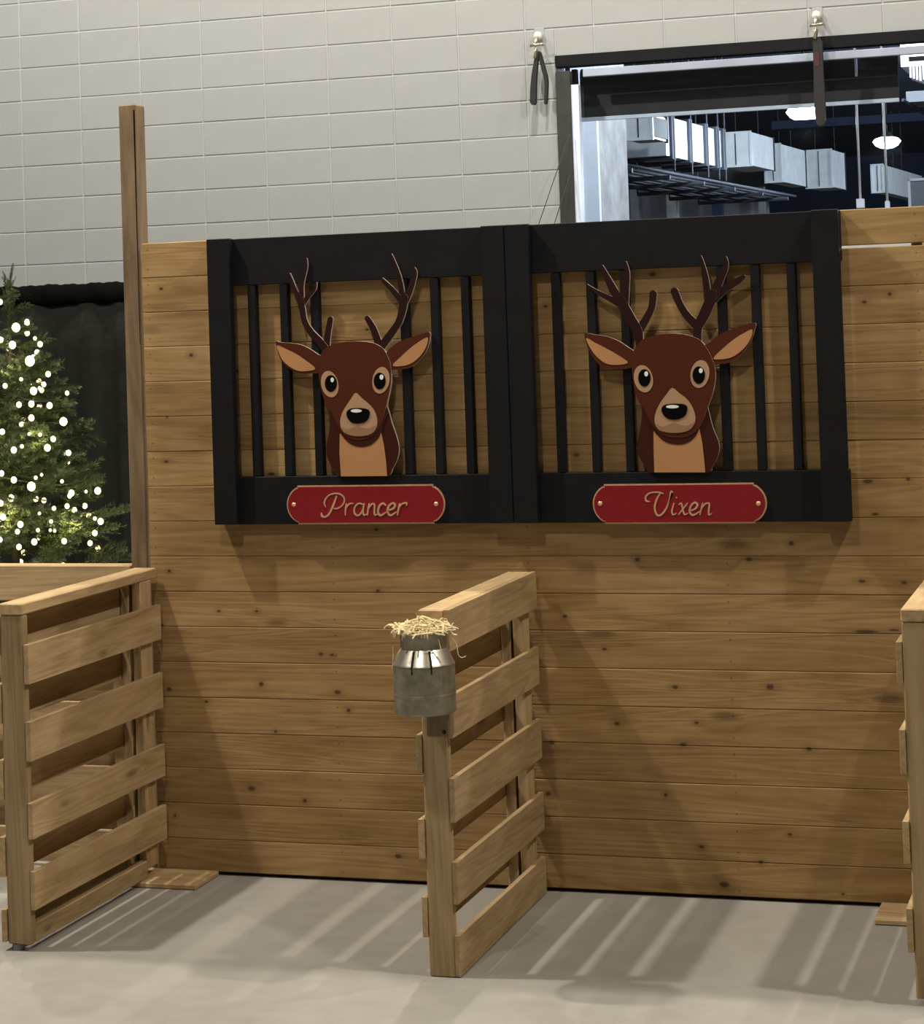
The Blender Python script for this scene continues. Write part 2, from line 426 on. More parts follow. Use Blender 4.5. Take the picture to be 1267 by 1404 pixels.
# ------------------------------------------------------------------ the room beyond the window
FZ = 5.4
v, f = boxvf((-14, 30), (YC+.2, 40), (FZ, FZ+.1)); tag(mesh('ceiling', v, f, FARC), 'dark open ceiling of the room beyond the window', kind='structure')
v, f = boxvf((-14, 30), (39, 39.2), (0, FZ)); tag(mesh('wall_far', v, f, FARC), 'dark far wall of the room beyond the window', kind='structure')
COOL = (.78, .88, 1.0)
def highbay(px, py, Y, r, label):
    p = at(px, py, Y)
    t = thing('high_bay_lamp', p, label, 'lamp', None)
    prof = [(0, -.52*r), (.45*r, -.46*r), (.8*r, -.28*r), (r, 0.0), (.85*r, .2*r), (.5*r, .30*r)]
    v, f = lathe(prof, 24, p); mesh('lens', v, f, LENS, t, smooth=True)
    v, f = lathe([(r*.52, .29*r), (r*.52, .36*r), (r*.4, .42*r), (r*.35, .46*r), (r*.3, .7*r), (0, .72*r)], 24, p); mesh('housing', v, f, STEELF, t, smooth=True)
    v, f = tube([p+Vector((0, 0, .7*r)), (p.x, p.y, FZ)], .012, 6); mesh('hanger_rod', v, f, STEELF, t)
    lo = lamp('lamp_glow', p+Vector((0, 0, -.75*r)), 420, COOL, .12)
highbay(1104, 153, 14.5, .195, 'larger glowing round high bay lamp, nearer one, just under the roller shade')
highbay(1216, 194, 18.5, .165, 'smaller glowing round high bay lamp above a white pole')
lamp('far_room_fill', (2.6, 4.8, 5.1), 800, COOL, .15)  # unseen fill lights from here on, added to brighten pier and ducts
lamp('far_room_fill', (5.0, 9, 5.1), 330, COOL, .2)
lamp('far_room_fill', (10.5, 14, 5.0), 700, COOL, .2)
lamp('far_room_fill', (5.5, 23.5, 4.9), 900, COOL, .2)  # added to brighten the partition wall
lamp('far_room_fill', (11, 21, 5.0), 400, COOL, .2)

# pier by the window: white end, concrete side
a = at(797, 240, 5.6); b2 = at(821, 240, 5.6)
pier = thing('pier', (a.x, 5.6, 0), 'rough concrete pier with a white front just inside the window', 'pier')
plank('white_end', (a.x-.05, b2.x), (5.6, 5.64), (0, FZ), WHITEW, pier, tone=1)
d = ray(861, 240); tt = (b2.x-CAM.x)/d.x; yb = CAM.y+d.y*tt
plank('concrete_side', (a.x-.05, b2.x), (5.64, max(5.9, yb)), (0, FZ), CONC, pier, tone=1)

# far grey block walls and columns under the ducts
def farbox(name, px0, px1, Y, depth, py_top, mat, label, cat, group=None):
    a = at(px0, 280, Y); b_ = at(px1, 280, Y); zt = at((px0+px1)/2, py_top, Y).z
    o = plank(name, (a.x, b_.x), (Y, Y+depth), (0, zt), mat, None, bev=0, tone=1)
    return tag(o, label, cat, group)
fw = farbox('partition_wall', 840, 1052, 27.0, .2, 226, FARW, 'dim grey partition wall below the ducts beyond the window', 'wall')
farbox('column', 914, 927, 25.0, .22, 234, CONC, 'slim pale column standing below the white duct sections', 'column')
farbox('column', 864, 876, 25.0, .22, 228, FARW, 'dark grey column beside the concrete pier', 'column')
farbox('column', 976, 990, 25.4, .15, 246, FARC, 'dark column against the grey partition wall', 'column')
farbox('column', 1040, 1048, 25.6, .15, 256, FARW, 'grey column at the right end of the partition wall', 'column')

# ducts
def ductbox(px0, px1, py0, py1, Y, depth, label, ang=.0737, end=DUCT, dark_end=False):
    a = at(px0, py1, Y); b_ = at(px1, py1, Y); zt = at((px0+px1)/2, py0, Y).z
    t = thing('duct_box', (a.x, Y, a.z), label, 'duct')
    w = b_.x-a.x; h = zt-a.z; s, c = math.sin(ang), math.cos(ang)
    def tr(x, y, z): return Vector((a.x+x*c+y*s, Y-x*s+y*c, a.z+z))
    def bx(x, y, z):
        v, f = boxvf(x, y, z); return [tr(*q) for q in v], f
    v, f = bx((0, w), (0, depth), (0, h)); mesh('casing', v, f, DUCT, t)
    e = .014
    v, f = join(bx((-e, w+e), (-e, e), (-e, e)), bx((-e, w+e), (-e, e), (h-e, h+e)), bx((-e, e), (-e, e), (0, h)), bx((w-e, w+e), (-e, e), (0, h)))
    mesh('flange', v, f, end if end is not DUCT else DUCT, t)
    v, f = bx((w-e, w+e), (depth-.02, depth+e), (-e, h+e)); mesh('seam', v, f, DUCT_D, t)
    v, f = bx((w*.5-.006, w*.5+.006), (-.008, 0), (0, h)); mesh('seam', v, f, DUCT_D, t)
    if dark_end:
        v, f = bx((w, w+.012), (.02, depth-.02), (.02, h-.02)); mesh('end_shade_sheet', v, f, FARW, t)  # dark sheet standing in for the shade of an open end
    for xx in (.12*w, .88*w):
        q = tr(xx, depth*.5, h); v, f = tube([q, (q.x, q.y, FZ)], .006, 6); mesh('hanger_rod', v, f, DUCT_D, t)
    return t
ductbox(857, 895, 158, 192, 12.2, .5, 'square white duct box at the left beside the concrete pier', dark_end=True)
# long duct: right-hand face seen as a row of sections
P0 = at(922, 190, 14.2); dr = Vector((math.sin(.0737), math.cos(.0737), 0)); nrm = Vector((dr.y, -dr.x, 0))
zb = at(922, 215, 14.2).z; zt = at(922, 161.5, 14.2).z
def along(px):
    d = ray(px, 190); t = (P0-CAM).dot(nrm)/d.dot(nrm); return (CAM+d*t-P0).dot(dr)
ld = thing('air_duct', P0-dr*1.2, 'long galvanized air duct of bright sections receding under the dark ceiling', 'duct')
edges = [912, 920, 944, 966, 981, 990]
for i in range(len(edges)-1):
    s0, s1 = along(edges[i]), along(edges[i+1])
    def duv(s0, s1, w0, w1, z0, z1):
        v = []
        for s in (s0, s1):
            for w in (w0, w1):
                for z in (z0, z1): q = P0+dr*s-nrm*w; v.append((q.x, q.y, z))
        return v, [(0, 1, 3, 2), (4, 6, 7, 5), (0, 4, 5, 1), (2, 3, 7, 6), (0, 2, 6, 4), (1, 5, 7, 3)]
    v, f = duv(s0+.03, s1-.03, 0, .45, zb, zt); mesh('duct_section', v, f, DUCT, ld)
    v, f = duv(s1-.06, s1+.06, -.03, .48, zb-.03, zt+.03); mesh('flange', v, f, DUCT_D, ld)
    q = P0+dr*s1+nrm*.03
    v, f = tube([(q.x, q.y, zb-.15), (q.x, q.y, FZ)], .009, 6); mesh('hanger_rod', v, f, DUCT_D, ld)
ductbox(989, 1031, 182, 229, 21.0, 1.3, 'large bright duct box with a low panel in the middle of the duct run')
ductbox(1050, 1072, 198, 250, 23.2, 1.6, 'grey tapered duct box right of the large bright duct box')
ductbox(1106, 1142, 206, 258, 25.6, 1.0, 'last dim duct box at the right end of the duct run')
ductbox(1196, 1212, 226, 264, 27.0, 3.6, 'distant wide dim duct beside the white poles')
# cable tray slats under the duct run
tray = thing('pipe_rack', at(960, 235, 16.0), 'rack of dark grey pipes running below the bright duct sections', 'pipes')
for k in range(8):
    w = .02+k*.14; q0 = P0+dr*(-2.0)-nrm*w; q1 = P0+dr*5.6-nrm*w
    v, f = tube([(q0.x, q0.y, zb-.17-.01*(k % 2)), (q1.x, q1.y, zb-.17-.01*(k % 2))], .018, 8)
    mesh('pipe', v, f, FARP if k % 2 else DUCT_D, tray, smooth=True)
for k in range(6):
    s = -1.6+k*1.3; qa = P0+dr*s+nrm*.05; qb = P0+dr*s-nrm*1.1
    v, f = tube([(qa.x, qa.y, zb-.23), (qb.x, qb.y, zb-.23)], .025, 6); mesh('cross_bar', v, f, DUCT_D, tray)
    v, f = tube([(qb.x, qb.y, zb-.23), (qb.x, qb.y, FZ)], .010, 6); mesh('hanger_rod', v, f, DUCT_D, tray)
# slim poles that end in a small box, right of the ducts
for px, top, bot, Y, lab, bxw in ((1180, 178, 281, 12.0, 'slim white drop pole ending in a square box, left of the lamp pole', .035), (1217, 205, 284, 12.4, 'slim white drop pole hanging below the smaller lamp', .022)):
    p = at(px, bot, Y); t = thing('drop_pole', p, lab, 'pole')
    pt_ = at(px-3, top, Y)
    v, f = tube([p+Vector((0, 0, .05)), (p.x, p.y, FZ)], .012, 8); mesh('pole', v, f, WHITE_M, t, smooth=True)
    plank('end_box', (p.x-bxw, p.x+bxw), (p.y-bxw, p.y+bxw), (p.z-.03, p.z+.055), WHITEW, t, bev=.005, tone=1)
# framed panel at the right edge
a = at(1246, 284, 13.0); zt2 = at(1246, 245, 13.0).z
pn = thing('wall_cabinet', (a.x, 13, a.z), 'pale framed panel box at the right edge, low in the window', 'cabinet')
plank('body', (a.x+.02, a.x+.62), (13.0, 13.2), (a.z-.2, zt2-.02), FARW, pn, tone=1)
for x in ((a.x, a.x+.025), (a.x+.60, a.x+.625)): plank('frame_rail', x, (12.98, 13.02), (a.z-.2, zt2), WHITEW, pn, tone=1)
plank('frame_rail', (a.x, a.x+.625), (12.98, 13.02), (zt2-.025, zt2), WHITEW, pn, tone=1)
# unit heater behind the shade's right end
hy = 6.5
a = at(1235, 85, hy); b2 = at(1290, 60, hy)
uh = thing('unit_heater', (a.x, hy, at(1235, 150, hy).z), 'grey ceiling heater unit with a slotted vent at the window top right', 'heater')
plank('housing', (a.x, a.x+.7), (hy, hy+.5), (at(1235, 92, hy).z, at(1235, 60, hy).z), DUCT, uh, tone=1)
plank('slot', (at(1246, 80, hy).x, a.x+.6), (hy-.006, hy), (at(1246, 84, hy).z, at(1246, 78, hy).z), INK, uh, bev=0, tone=1)
for k in range(7):
    q = at(1249+k*4.4, 100, hy); plank('vent_fin', (q.x-.006, q.x+.006), (hy-.02, hy+.2), (at(1250, 112-3*abs(k-3)*.6, hy).z, at(1250, 92, hy).z), WHITEW, uh, bev=0, tone=1)
plank('lower_duct', (a.x+.02, a.x+.7), (hy+.05, hy+.45), (at(1236, 140, hy).z, at(1236, 125, hy).z), FARW, uh, tone=1)
v, f = tube([at(1238, 137, hy), at(1275, 160, hy+.3)], .012, 6); mesh('brace', v, f, DUCT_D, uh)
# ceiling beam behind the lamps
bmz = at(1150, 168, 13.2)
tag(plank('ceiling_beam', (at(1058, 170, 13.2).x, 12), (13.2, 13.4), (bmz.z-.03, bmz.z+.05), FARC, None, bev=0, tone=1), 'dark ceiling beam crossing behind the high bay lamps', 'beam')

# ------------------------------------------------------------------ stall wall of boards
sw = thing('stall_wall', (1.7, 0, 0), 'tall stained pine wall of horizontal boards behind the stall dividers', 'wall')
XL, XE = .168, 5.0
tones = [1.02, 1.0, 1.0, 1.03, .97, .93, 1.14, 1.02, .98, 1.0, 1.05, .96, 1.02, 1.0, .93, .97, .95, 1.0]
for i in range(18):
    z1 = 2.4425-PITCH*i; z0 = z1-PITCH
    if i == 17: z0 = .014
    g = .0002; yo = random.uniform(-.0012, .0012)
    tn = tones[i]*random.uniform(.97, 1.03)
    if i in (0, 1):
        plank('board', (XL, 2.86), (yo, .019+yo), (z0+g, z1-g), WOOD_WALL, sw, bev=.0030, tone=tn)
        gap = .008 if i == 0 else g
        plank('board', (2.863, XE), (yo, .019+yo), (z0+gap-(0 if i == 0 else 0), z1-g-(.001 if i else 0)), WOOD_WALL, sw, bev=.0030, tone=tn)
    else:
        plank('board', (XL, XE), (yo, .019+yo), (z0+g, z1-g), WOOD_WALL, sw, bev=.0030, tone=tn)
plank('light_stop_sheet', (XL+.004, XE), (.0206, .0225), (.016, 2.296), WOOD_GATE, sw, bev=0)  # unseen sheet, added to stop light leaking through the board joints
for x in (.93, 1.70, 2.44, 3.15, 4.0, 4.9):
    plank('stud', (x-.019, x+.019), (.0235, .11), (.012, 2.43), WOOD_GATE, sw)
plank('sill', (XL+.1, XE), (.021, .11), (0.0, .012), RUB, sw, bev=0)

tp = plank('timber_post', (.076, .149), (.022, .111), (0, 2.995), WOOD_POST, None, bev=.006, tone=1)
tag(tp, 'tall bare square timber post rising above the left end of the board wall', 'post')
v, f = join(slabvf([(.1415, 2.05), (.1430, 2.05), (.1462, 2.97), (.1418, 2.97)], .0205, .030)); v = [(a_, b_, c_) for a_, b_, c_ in v]
ck = mesh('crack', v, f, INK, None); ck.parent = tp; ck.matrix_parent_inverse = Matrix.Translation(tp.location).to_4x4().inverted() if False else (Matrix.Translation(tp.location) @ tp.rotation_euler.to_matrix().to_4x4()).inverted()

# ------------------------------------------------------------------ stall dividers
def divider(x0, x1, L, label, rs, lsl, capped, foot=None, H1=1.18, zb=.0, bottom_rail=True, yf=-.035, ptone=.92):
    """x0..x1 is the frame, slats are nailed on both sides"""
    t = thing('stall_divider', ((x0+x1)/2, L, 0), label, 'divider', 'slatted stall dividers')
    st = .019
    top = H1-.039
    plank('front_post', (x0, x1), (L, L+.038), (zb, top-.001), WOOD_GATE, t, bev=.005, tone=ptone)
    if capped: plank('top_rail', (x0-.001, x1+.001), (L-.002, yf+.02), (top, H1), WOOD_GATE, t, bev=.004, tone=1.16)  # lighter tone paints in the bright light on the divider's top
    else: plank('top_rail', (x0, x1), (L, yf), (top, H1), WOOD_GATE, t, bev=.004, tone=1.16)  # same light-from-above tone in the colour
    plank('back_post', (x1-.038, x1), (yf-.122, yf-.033), (zb+.03, top-.001), WOOD_GATE, t, bev=.004)
    plank('back_post', (x0, x0+.038), (yf-.122, yf-.033), (zb+.03, top-.001), WOOD_GATE, t, bev=.004)
    if bottom_rail:
        plank('bottom_rail', (x1-.038, x1), (L+.040, yf-.124), (zb, zb+.066), WOOD_GATE, t, bev=.004)
    for za, zc in rs: plank('slat', (x1+.0005, x1+st), (L+random.uniform(0, .004), yf+.012), (za, zc), WOOD_GATE, t, bev=.0012)
    for za, zc in lsl: plank('slat', (x0-st, x0-.0005), (L+random.uniform(-.012, .002), yf+.012), (za, zc), WOOD_GATE, t, bev=.0012)
    if foot:
        o = plank('foot_board', foot, (-.225, -.008), (.001, .021), WOOD_GATE, t, bev=.004, tone=1.1)
    return t
rsA = [(.905, 1.040), (.643, .778), (.380, .502), (.140, .270)]
lsA = [(1.0, 1.135), (.77, .905), (.51, .645), (.25, .385), (.03, .14)]
dA = divider(.111, .200, -1.065, 'slatted pine stall divider beside the lit tree, with a foot board at the wall', rsA, lsA, True, foot=(.05, .425), zb=.022, ptone=.78)
v, f = tube([(.14, -1.045, 0), (.14, -1.045, .022)], .02, 12); mesh('floor_glide', v, f, FARW, dA)
rsB = [(1.036, 1.17), (.760, .895), (.492, .633), (.232, .366), (.003, .133)]
lsB = [(.90, 1.03), (.645, .770), (.375, .502), (.124, .252)]
dB = divider(1.630, 1.7155, -1.065, 'middle slatted pine stall divider carrying the milk can of straw', rsB, lsB, False, H1=1.17, bottom_rail=False)
rsC = [(.905, 1.040), (.643, .778), (.380, .502), (.140, .270)]
lsC = [(.960, 1.085), (.690, .823), (.425, .551), (.160, .291)]
dC = divider(3.165, 3.254, -1.065, 'slatted pine stall divider cut off by the right edge, with a pale foot board', rsC, lsC, True, foot=(2.94, 3.32), zb=.022, H1=1.184)
v, f = tube([(3.215, -1.04, 0), (3.215, -1.04, .022)], .025, 12); mesh('floor_glide', v, f, RUB, dC)

# low fence panel running left from the tall post
fp = thing('fence_panel', (-.9, .04, 0), 'low slatted pine fence panel between the tall post and the tree', 'fence')
plank('top_rail', (-2.2, .073), (.0325, .10), (1.146, 1.184), WOOD_GATE, fp, bev=.004, tone=1.05)
for za, zc in [(1.045, 1.184), (.76, .90), (.51, .65), (.26, .40), (.02, .15)]:
    plank('slat', (-2.2, .073), (.012, .031), (za, zc), WOOD_GATE, fp, bev=.003)
for za, zc in [(.885, 1.02), (.635, .775), (.385, .525), (.14, .27)]:
    plank('slat', (-2.2, .073), (.072, .091), (za, zc), WOOD_GATE, fp, bev=.003)
for x in (-2.1, -1.05, .02):
    plank('post', (x-.045, x+.045), (.0325, .07), (0, 1.145), WOOD_GATE, fp, bev=.004)

# ------------------------------------------------------------------ black grilles
def grille(xa, xb, label, s0, s1, bars, rx):
    t = thing('stall_grille', ((xa+xb)/2, 0, 1.35), label, 'grille', 'black barred stall grilles')
    plank('top_rail', rx, (-.0385, -.0015), (2.262, 2.441), BLACK, t, bev=.002, tone=1)
    plank('bottom_rail', rx, (-.0385, -.0015), (1.348, 1.529), BLACK, t, bev=.002, tone=1)
    for s in (s0, s1): plank('stile', s, (-.078, -.040), (1.351, 2.443), BLACK, t, bev=.0025, tone=1)
    for x in bars: plank('bar', (x-.016, x+.016), (-.0365, -.004), (1.531, 2.260), BLACK, t, bev=.002, tone=1)
    return t
def midx(a, b): return (at(a, 520, -.037).x+at(b, 520, -.037).x)/2-.006
barsL = [midx(*q) for q in ((343, 357), (387, 401), (428, 444), (552, 566), (594, 608), (637, 650))]
barsR = [midx(*q) for q in ((760, 776), (808, 824), (855, 870), (988, 1003), (1035, 1050), (1084, 1101))]
grille(.482, 1.672, 'black wooden stall grille on the left, behind the slim antlered deer', (.482, .575), (1.583, 1.6715), barsL, (.484, 1.6715))
grille(1.673, 2.893, 'black wooden stall grille on the right, behind the broad antlered deer', (1.6735, 1.765), (2.798, 2.892), barsR, (1.6735, 2.893))

# ------------------------------------------------------------------ deer cutouts
DY0, DY1 = -.052, -.0395
def deer(ox, oy, sc, label, D):
    def X(p, Y=DY0):
        q = at(ox+p[0]/sc, oy+p[1]/sc, Y); return (q.x, q.z)
    bt = X(D['foot']); t = thing('deer_cutout', (bt[0], DY0, bt[1]), label, 'cutout', 'painted deer head cutouts')
    def shape(name, pts, y0, y1, mat, edge=None, n=4, par=None):
        pp = [X((q[0], q[1])) for q in (smooth_loop([Vector((a, b_, 0)) for a, b_ in pts], n) if n > 1 else [Vector((a, b_, 0)) for a, b_ in pts])]
        return slab(name, pp, y0, y1, mat, par or t, edge)
    def ell(c, rx, ry, tilt, n=28):
        o = []
        for k in range(n):
            a = 2*math.pi*k/n; x, y = rx*math.cos(a), ry*math.sin(a)
            o.append((c[0]+x*math.cos(tilt)-y*math.sin(tilt), c[1]+x*math.sin(tilt)+y*math.cos(tilt)))
        return o
    for i, st in enumerate(D['antlers']):
        VF = []
        for k, (pts, ws) in enumerate(st):
            poly = stroke_poly(pts, ws); VF.append(slabvf([X(p) for p in poly], DY0+.0006*k+.001, DY1))
        v, f = join(*VF)
        fm = []
        for q in VF: fm += [0, 0]+[1]*(len(q[1])-2)
        mesh('antler', v, f, ANTLER, t, mats=[ANTLER, CUT], fm=fm)
    nk = shape('neck', D['neck'], DY0, DY1, BROWN_D, CUT)
    for e, e2 in zip(D['ears'], D['inner']):
        er = shape('ear', e, DY0-.0012, DY1, BROWN, CUT); shape('inner_ear', e2, DY0-.003, DY0-.0012, TAN, par=er)
    shape('chest', D['chest'], DY0-.002, DY0, TAN, n=1, par=nk)
    shape('jaw', D['jaw'], DY0-.0035, DY0-.0005, BROWN_D)
    shape('face', D['face'], DY0-.005, DY1+.0005, BROWN, CUT)
    for (c, rx, ry, tl), (c2, rx2, ry2), (c3, rx3, ry3) in zip(D['eyes'], D['pupils'], D['glints']):
        ey = shape('eye', ell(c, rx, ry, tl), DY0-.0065, DY0-.005, TAN2, n=1)
        shape('pupil', ell(c2, rx2, ry2, 0), DY0-.008, DY0-.0065, INK, n=1, par=ey)
        shape('highlight', ell(c3, rx3, ry3, 0), DY0-.009, DY0-.008, WHITEP, n=1, par=ey)
    mz = shape('muzzle', D['muzzle'], DY0-.0065, DY0-.005, TAN2, n=3)
    shape('chin', D['chin'], DY0-.0075, DY0-.0065, TAN3, n=3, par=mz)
    shape('nose', D['nose'], DY0-.009, DY0-.0065, INK, par=mz)
    c, rx, ry = D['nose_hl']; shape('highlight', ell(c, rx, ry, 0), DY0-.010, DY0-.009, WHITEP, n=1, par=mz)
D1 = dict(foot=(478, 1105),
 antlers=[[([(300,520),(270,478),(226,430),(197,380),(186,325),(178,275)],[40,36,31,27,28,30]),([(178,290),(150,228),(132,175),(124,155)],[28,20,12,8]),([(180,285),(184,205),(203,125),(203,86)],[28,18,13,9]),([(184,300),(212,262),(242,228),(249,198)],[26,20,14,9]),([(296,505),(304,440),(317,368)],[34,29,25])],
          [([(550,505),(598,442),(638,382),(656,322),(664,268)],[38,35,32,36,38]),([(655,290),(612,235),(575,198),(560,180)],[30,24,20,13]),([(655,275),(642,180),(617,100),(602,64)],[30,22,13,8]),([(666,285),(697,212),(714,152),(709,130)],[36,28,20,12]),([(548,500),(521,420),(490,365)],[36,31,25])]],
 ears=[[(285,545),(262,535),(230,513),(190,492),(140,481),(90,478),(62,473),(68,505),(78,540),(95,570),(125,600),(165,618),(210,624),(255,620),(285,600)],
       [(578,535),(600,505),(640,475),(690,455),(740,440),(784,430),(783,470),(770,512),(745,550),(715,580),(680,598),(640,604),(600,606),(575,580)]],
 inner=[[(70,492),(110,508),(160,533),(205,563),(248,600),(215,611),(170,611),(130,592),(95,560),(76,520)],[(612,586),(650,545),(700,500),(745,468),(776,455),(772,490),(750,530),(715,565),(670,586)]],
 neck=[(340,745),(560,745),(586,785),(605,850),(622,900),(637,950),(640,990),(630,1030),(610,1070),(588,1104),(480,1106),(370,1106),(345,1085),(318,1050),(302,1010),(300,970),(308,920),(315,870),(314,820)],
 chest=[(363,906),(430,900),(500,900),(556,896),(570,960),(580,1035),(585,1104),(369,1106),(362,1000)],
 jaw=[(330,790),(460,780),(585,790),(572,850),(557,900),(540,932),(505,960),(460,968),(418,956),(385,928),(362,890)],
 face=[(264,600),(266,560),(280,525),(302,502),(335,486),(385,475),(440,472),(500,476),(540,488),(567,506),(585,535),(600,570),(606,620),(604,665),(598,705),(588,750),(575,805),(558,855),(535,895),(500,925),(450,936),(402,922),(370,892),(345,845),(322,800),(303,775),(288,735),(276,695),(268,650)],
 eyes=[((318,673),40,63,-.22),((558,655),40,63,.16)], pupils=[((324,670),28,39),((553,658),28,39)], glints=[((331,653),8,11),((562,640),9,12)],
 muzzle=[(440,714),(418,742),(395,775),(375,812),(367,850),(374,884),(400,908),(450,918),(502,911),(531,890),(541,855),(535,815),(512,776),(470,740)],
 chin=[(373,872),(395,884),(420,879),(448,867),(476,878),(505,880),(535,866),(526,893),(500,911),(450,917),(400,907)],
 nose=[(398,805),(415,789),(450,785),(490,789),(506,803),(500,835),(480,852),(450,858),(420,851),(402,830)], nose_hl=((444,798),26,8))
D2 = dict(foot=(520, 1088),
 antlers=[[([(332,490),(324,425),(290,372),(258,312),(240,275)],[36,42,50,48,44]),([(256,315),(262,222),(271,150),(265,102)],[46,42,27,12]),([(242,288),(206,226),(172,162),(154,120)],[40,36,28,14]),([(250,300),(192,272),(130,240),(84,208)],[38,27,19,9]),([(322,430),(358,374),(388,312),(395,250)],[42,36,32,36])],
          [([(604,470),(606,405),(634,350),(660,290),(674,250)],[36,42,50,50,46]),([(655,300),(642,185),(628,112),(618,74)],[36,30,19,10]),([(672,275),(705,190),(735,122),(736,80)],[46,38,28,13]),([(676,275),(738,222),(788,192),(820,170)],[42,35,32,18]),([(606,405),(552,350),(517,292),(495,238)],[42,36,34,38])]],
 ears=[[(310,525),(285,505),(240,475),(190,453),(130,442),(75,436),(80,470),(88,500),(105,535),(135,575),(170,597),(220,604),(275,600),(315,580)],
       [(636,500),(660,478),(700,445),(750,420),(810,400),(874,386),(872,420),(855,470),(822,520),(785,555),(740,575),(690,582),(650,585)]],
 inner=[[(82,458),(125,480),(180,508),(232,538),(278,572),(230,583),(180,578),(140,552),(105,510)],[(680,552),(720,510),(780,460),(830,430),(861,417),(858,450),(836,490),(800,526),(760,549),(712,557)]],
 neck=[(375,735),(620,730),(652,785),(668,850),(685,900),(703,945),(706,985),(692,1030),(672,1065),(655,1088),(520,1088),(385,1088),(360,1060),(335,1025),(322,980),(325,935),(335,880),(343,820),(345,780)],
 chest=[(398,896),(470,890),(550,886),(613,880),(627,950),(635,1020),(641,1088),(402,1088),(399,990)],
 jaw=[(355,770),(510,760),(648,760),(632,830),(613,883),(592,922),(555,950),(505,957),(455,945),(420,917),(398,885)],
 face=[(296,590),(298,550),(308,515),(322,490),(348,465),(400,446),(470,437),(540,440),(595,455),(625,474),(648,505),(668,540),(685,585),(689,640),(682,690),(670,735),(655,775),(635,835),(608,885),(560,918),(500,926),(445,912),(405,880),(375,830),(352,785),(335,765),(320,730),(309,695),(301,645)],
 eyes=[((352,648),44,65,-.22),((617,626),44,66,.16)], pupils=[((357,644),29,41),((612,631),29,41)], glints=[((366,625),9,12),((622,610),9,12)],
 muzzle=[(487,691),(463,718),(437,752),(414,795),(404,838),(412,872),(440,895),(500,903),(555,895),(585,872),(596,838),(588,795),(562,750),(522,717)],
 chin=[(410,858),(435,872),(465,866),(497,853),(527,864),(560,868),(590,852),(580,876),(553,894),(500,902),(442,894)],
 nose=[(438,786),(455,770),(497,765),(542,768),(558,782),(552,815),(530,833),(497,840),(463,833),(443,812)], nose_hl=((489,779),30,8))
deer(360, 330, 3.423, 'brown deer head cutout with slim upright antlers on the left grille', D1)
deer(780, 330, 3.425, 'brown deer head cutout with broad thick antlers on the right grille', D2)

# ------------------------------------------------------------------ name plaques
def plaque(pl, pr_, ptp, pbt, label, letters, ox, oy, sc, screws):
    Y = -.0475
    a = at(pl[0], pl[1], Y); b_ = at(pr_[0], pr_[1], Y); zt = at(ptp[0], ptp[1], Y).z; zb_ = at(pbt[0], pbt[1], Y).z
    zc = (zt+zb_)/2; h = (zt-zb_)/2; x0, x1 = a.x, b_.x
    t = thing('name_plaque', ((x0+x1)/2, Y, zb_), label, 'sign', 'red name plaques')
    def outline(e):
        o = []; hh = h-e; rr = h*1.04-e
        for s in (1, -1):
            xe = (x1-e) if s > 0 else (x0+e)
            cx = xe-s*rr; n = 10; st = .80
            arc = []
            for k in range(n+1):
                an = -1.05+2.10*k/n; arc.append((cx+s*rr*math.cos(an), zc+rr*math.sin(an)*.985))
            lo = (arc[0][0]-s*.007, zc-hh); lo1 = (arc[0][0]-s*.007, arc[0][1]); hi1 = (arc[-1][0]-s*.007, arc[-1][1]); hi = (arc[-1][0]-s*.007, zc+hh)
            seq = [lo, lo1]+arc+[hi1, hi]
            o += seq if s > 0 else seq[::-1]
        return o
    slab('rim', outline(0), Y+.002, -.0392, GOLD, t)
    slab('panel', outline(.0055), Y-.001, Y+.0015, RED, t)
    VF = []
    for k, (pts, w) in enumerate(letters):
        ws = [w*(.75+.5*(i % 2)) for i in range(len(pts))]; ws = [w*.8]+[w*1.15]*(len(pts)-2)+[w*.7]
        poly = stroke_poly(pts, ws, 4)
        VF.append(slabvf([(lambda q: (q.x, q.z))(at(ox+p[0]/sc, oy+p[1]/sc, Y)) for p in poly], Y-.003-.00015*k, Y-.0008))
    v, f = join(*VF); mesh('lettering', v, f, GOLD, t)
    for s in screws:
        q = at(*s, Y); v, f = lathe([(0, 0.0035), (.006, .003), (.0085, .001), (.009, -.001)], 14)
        v = [(q.x+vx, Y-.001-vz, q.z+vy) for vx, vy, vz in v]; mesh('screw', v, f, GOLD, t, smooth=True)
w = 10
Lp = [([(432,160),(408,225),(378,287),(350,309),(327,303),(322,282)],12),([(352,236),(343,205),(368,160),(410,141),(452,143),(483,166),(487,202),(464,234),(430,250),(412,247)],9),
 ([(502,215),(497,255),(496,296)],w),([(500,245),(523,216),(552,212)],w),
 ([(622,219),(590,212),(562,245),(563,285),(588,299),(614,275),(628,232)],w),([(632,212),(624,262),(630,295),(650,288)],w),
 ([(668,214),(660,255),(655,297)],w),([(660,255),(685,218),(706,220),(706,262),(710,295),(728,288)],w),
 ([(788,226),(768,211),(742,230),(732,272),(750,298),(790,276)],w+2),
 ([(805,262),(842,248),(856,225),(838,210),(810,232),(801,270),(822,298),(864,274)],w+2),
 ([(888,214),(880,255),(873,297)],w),([(880,250),(903,217),(938,208),(938,226)],w)]
plaque((393,692),(610,690),(500,665),(500,718.5), 'red gold rimmed name plaque with the longer name, under the slim antlered deer', Lp, 380, 650, 5.279, [(403, 692), (598, 691)])
w = 8.5
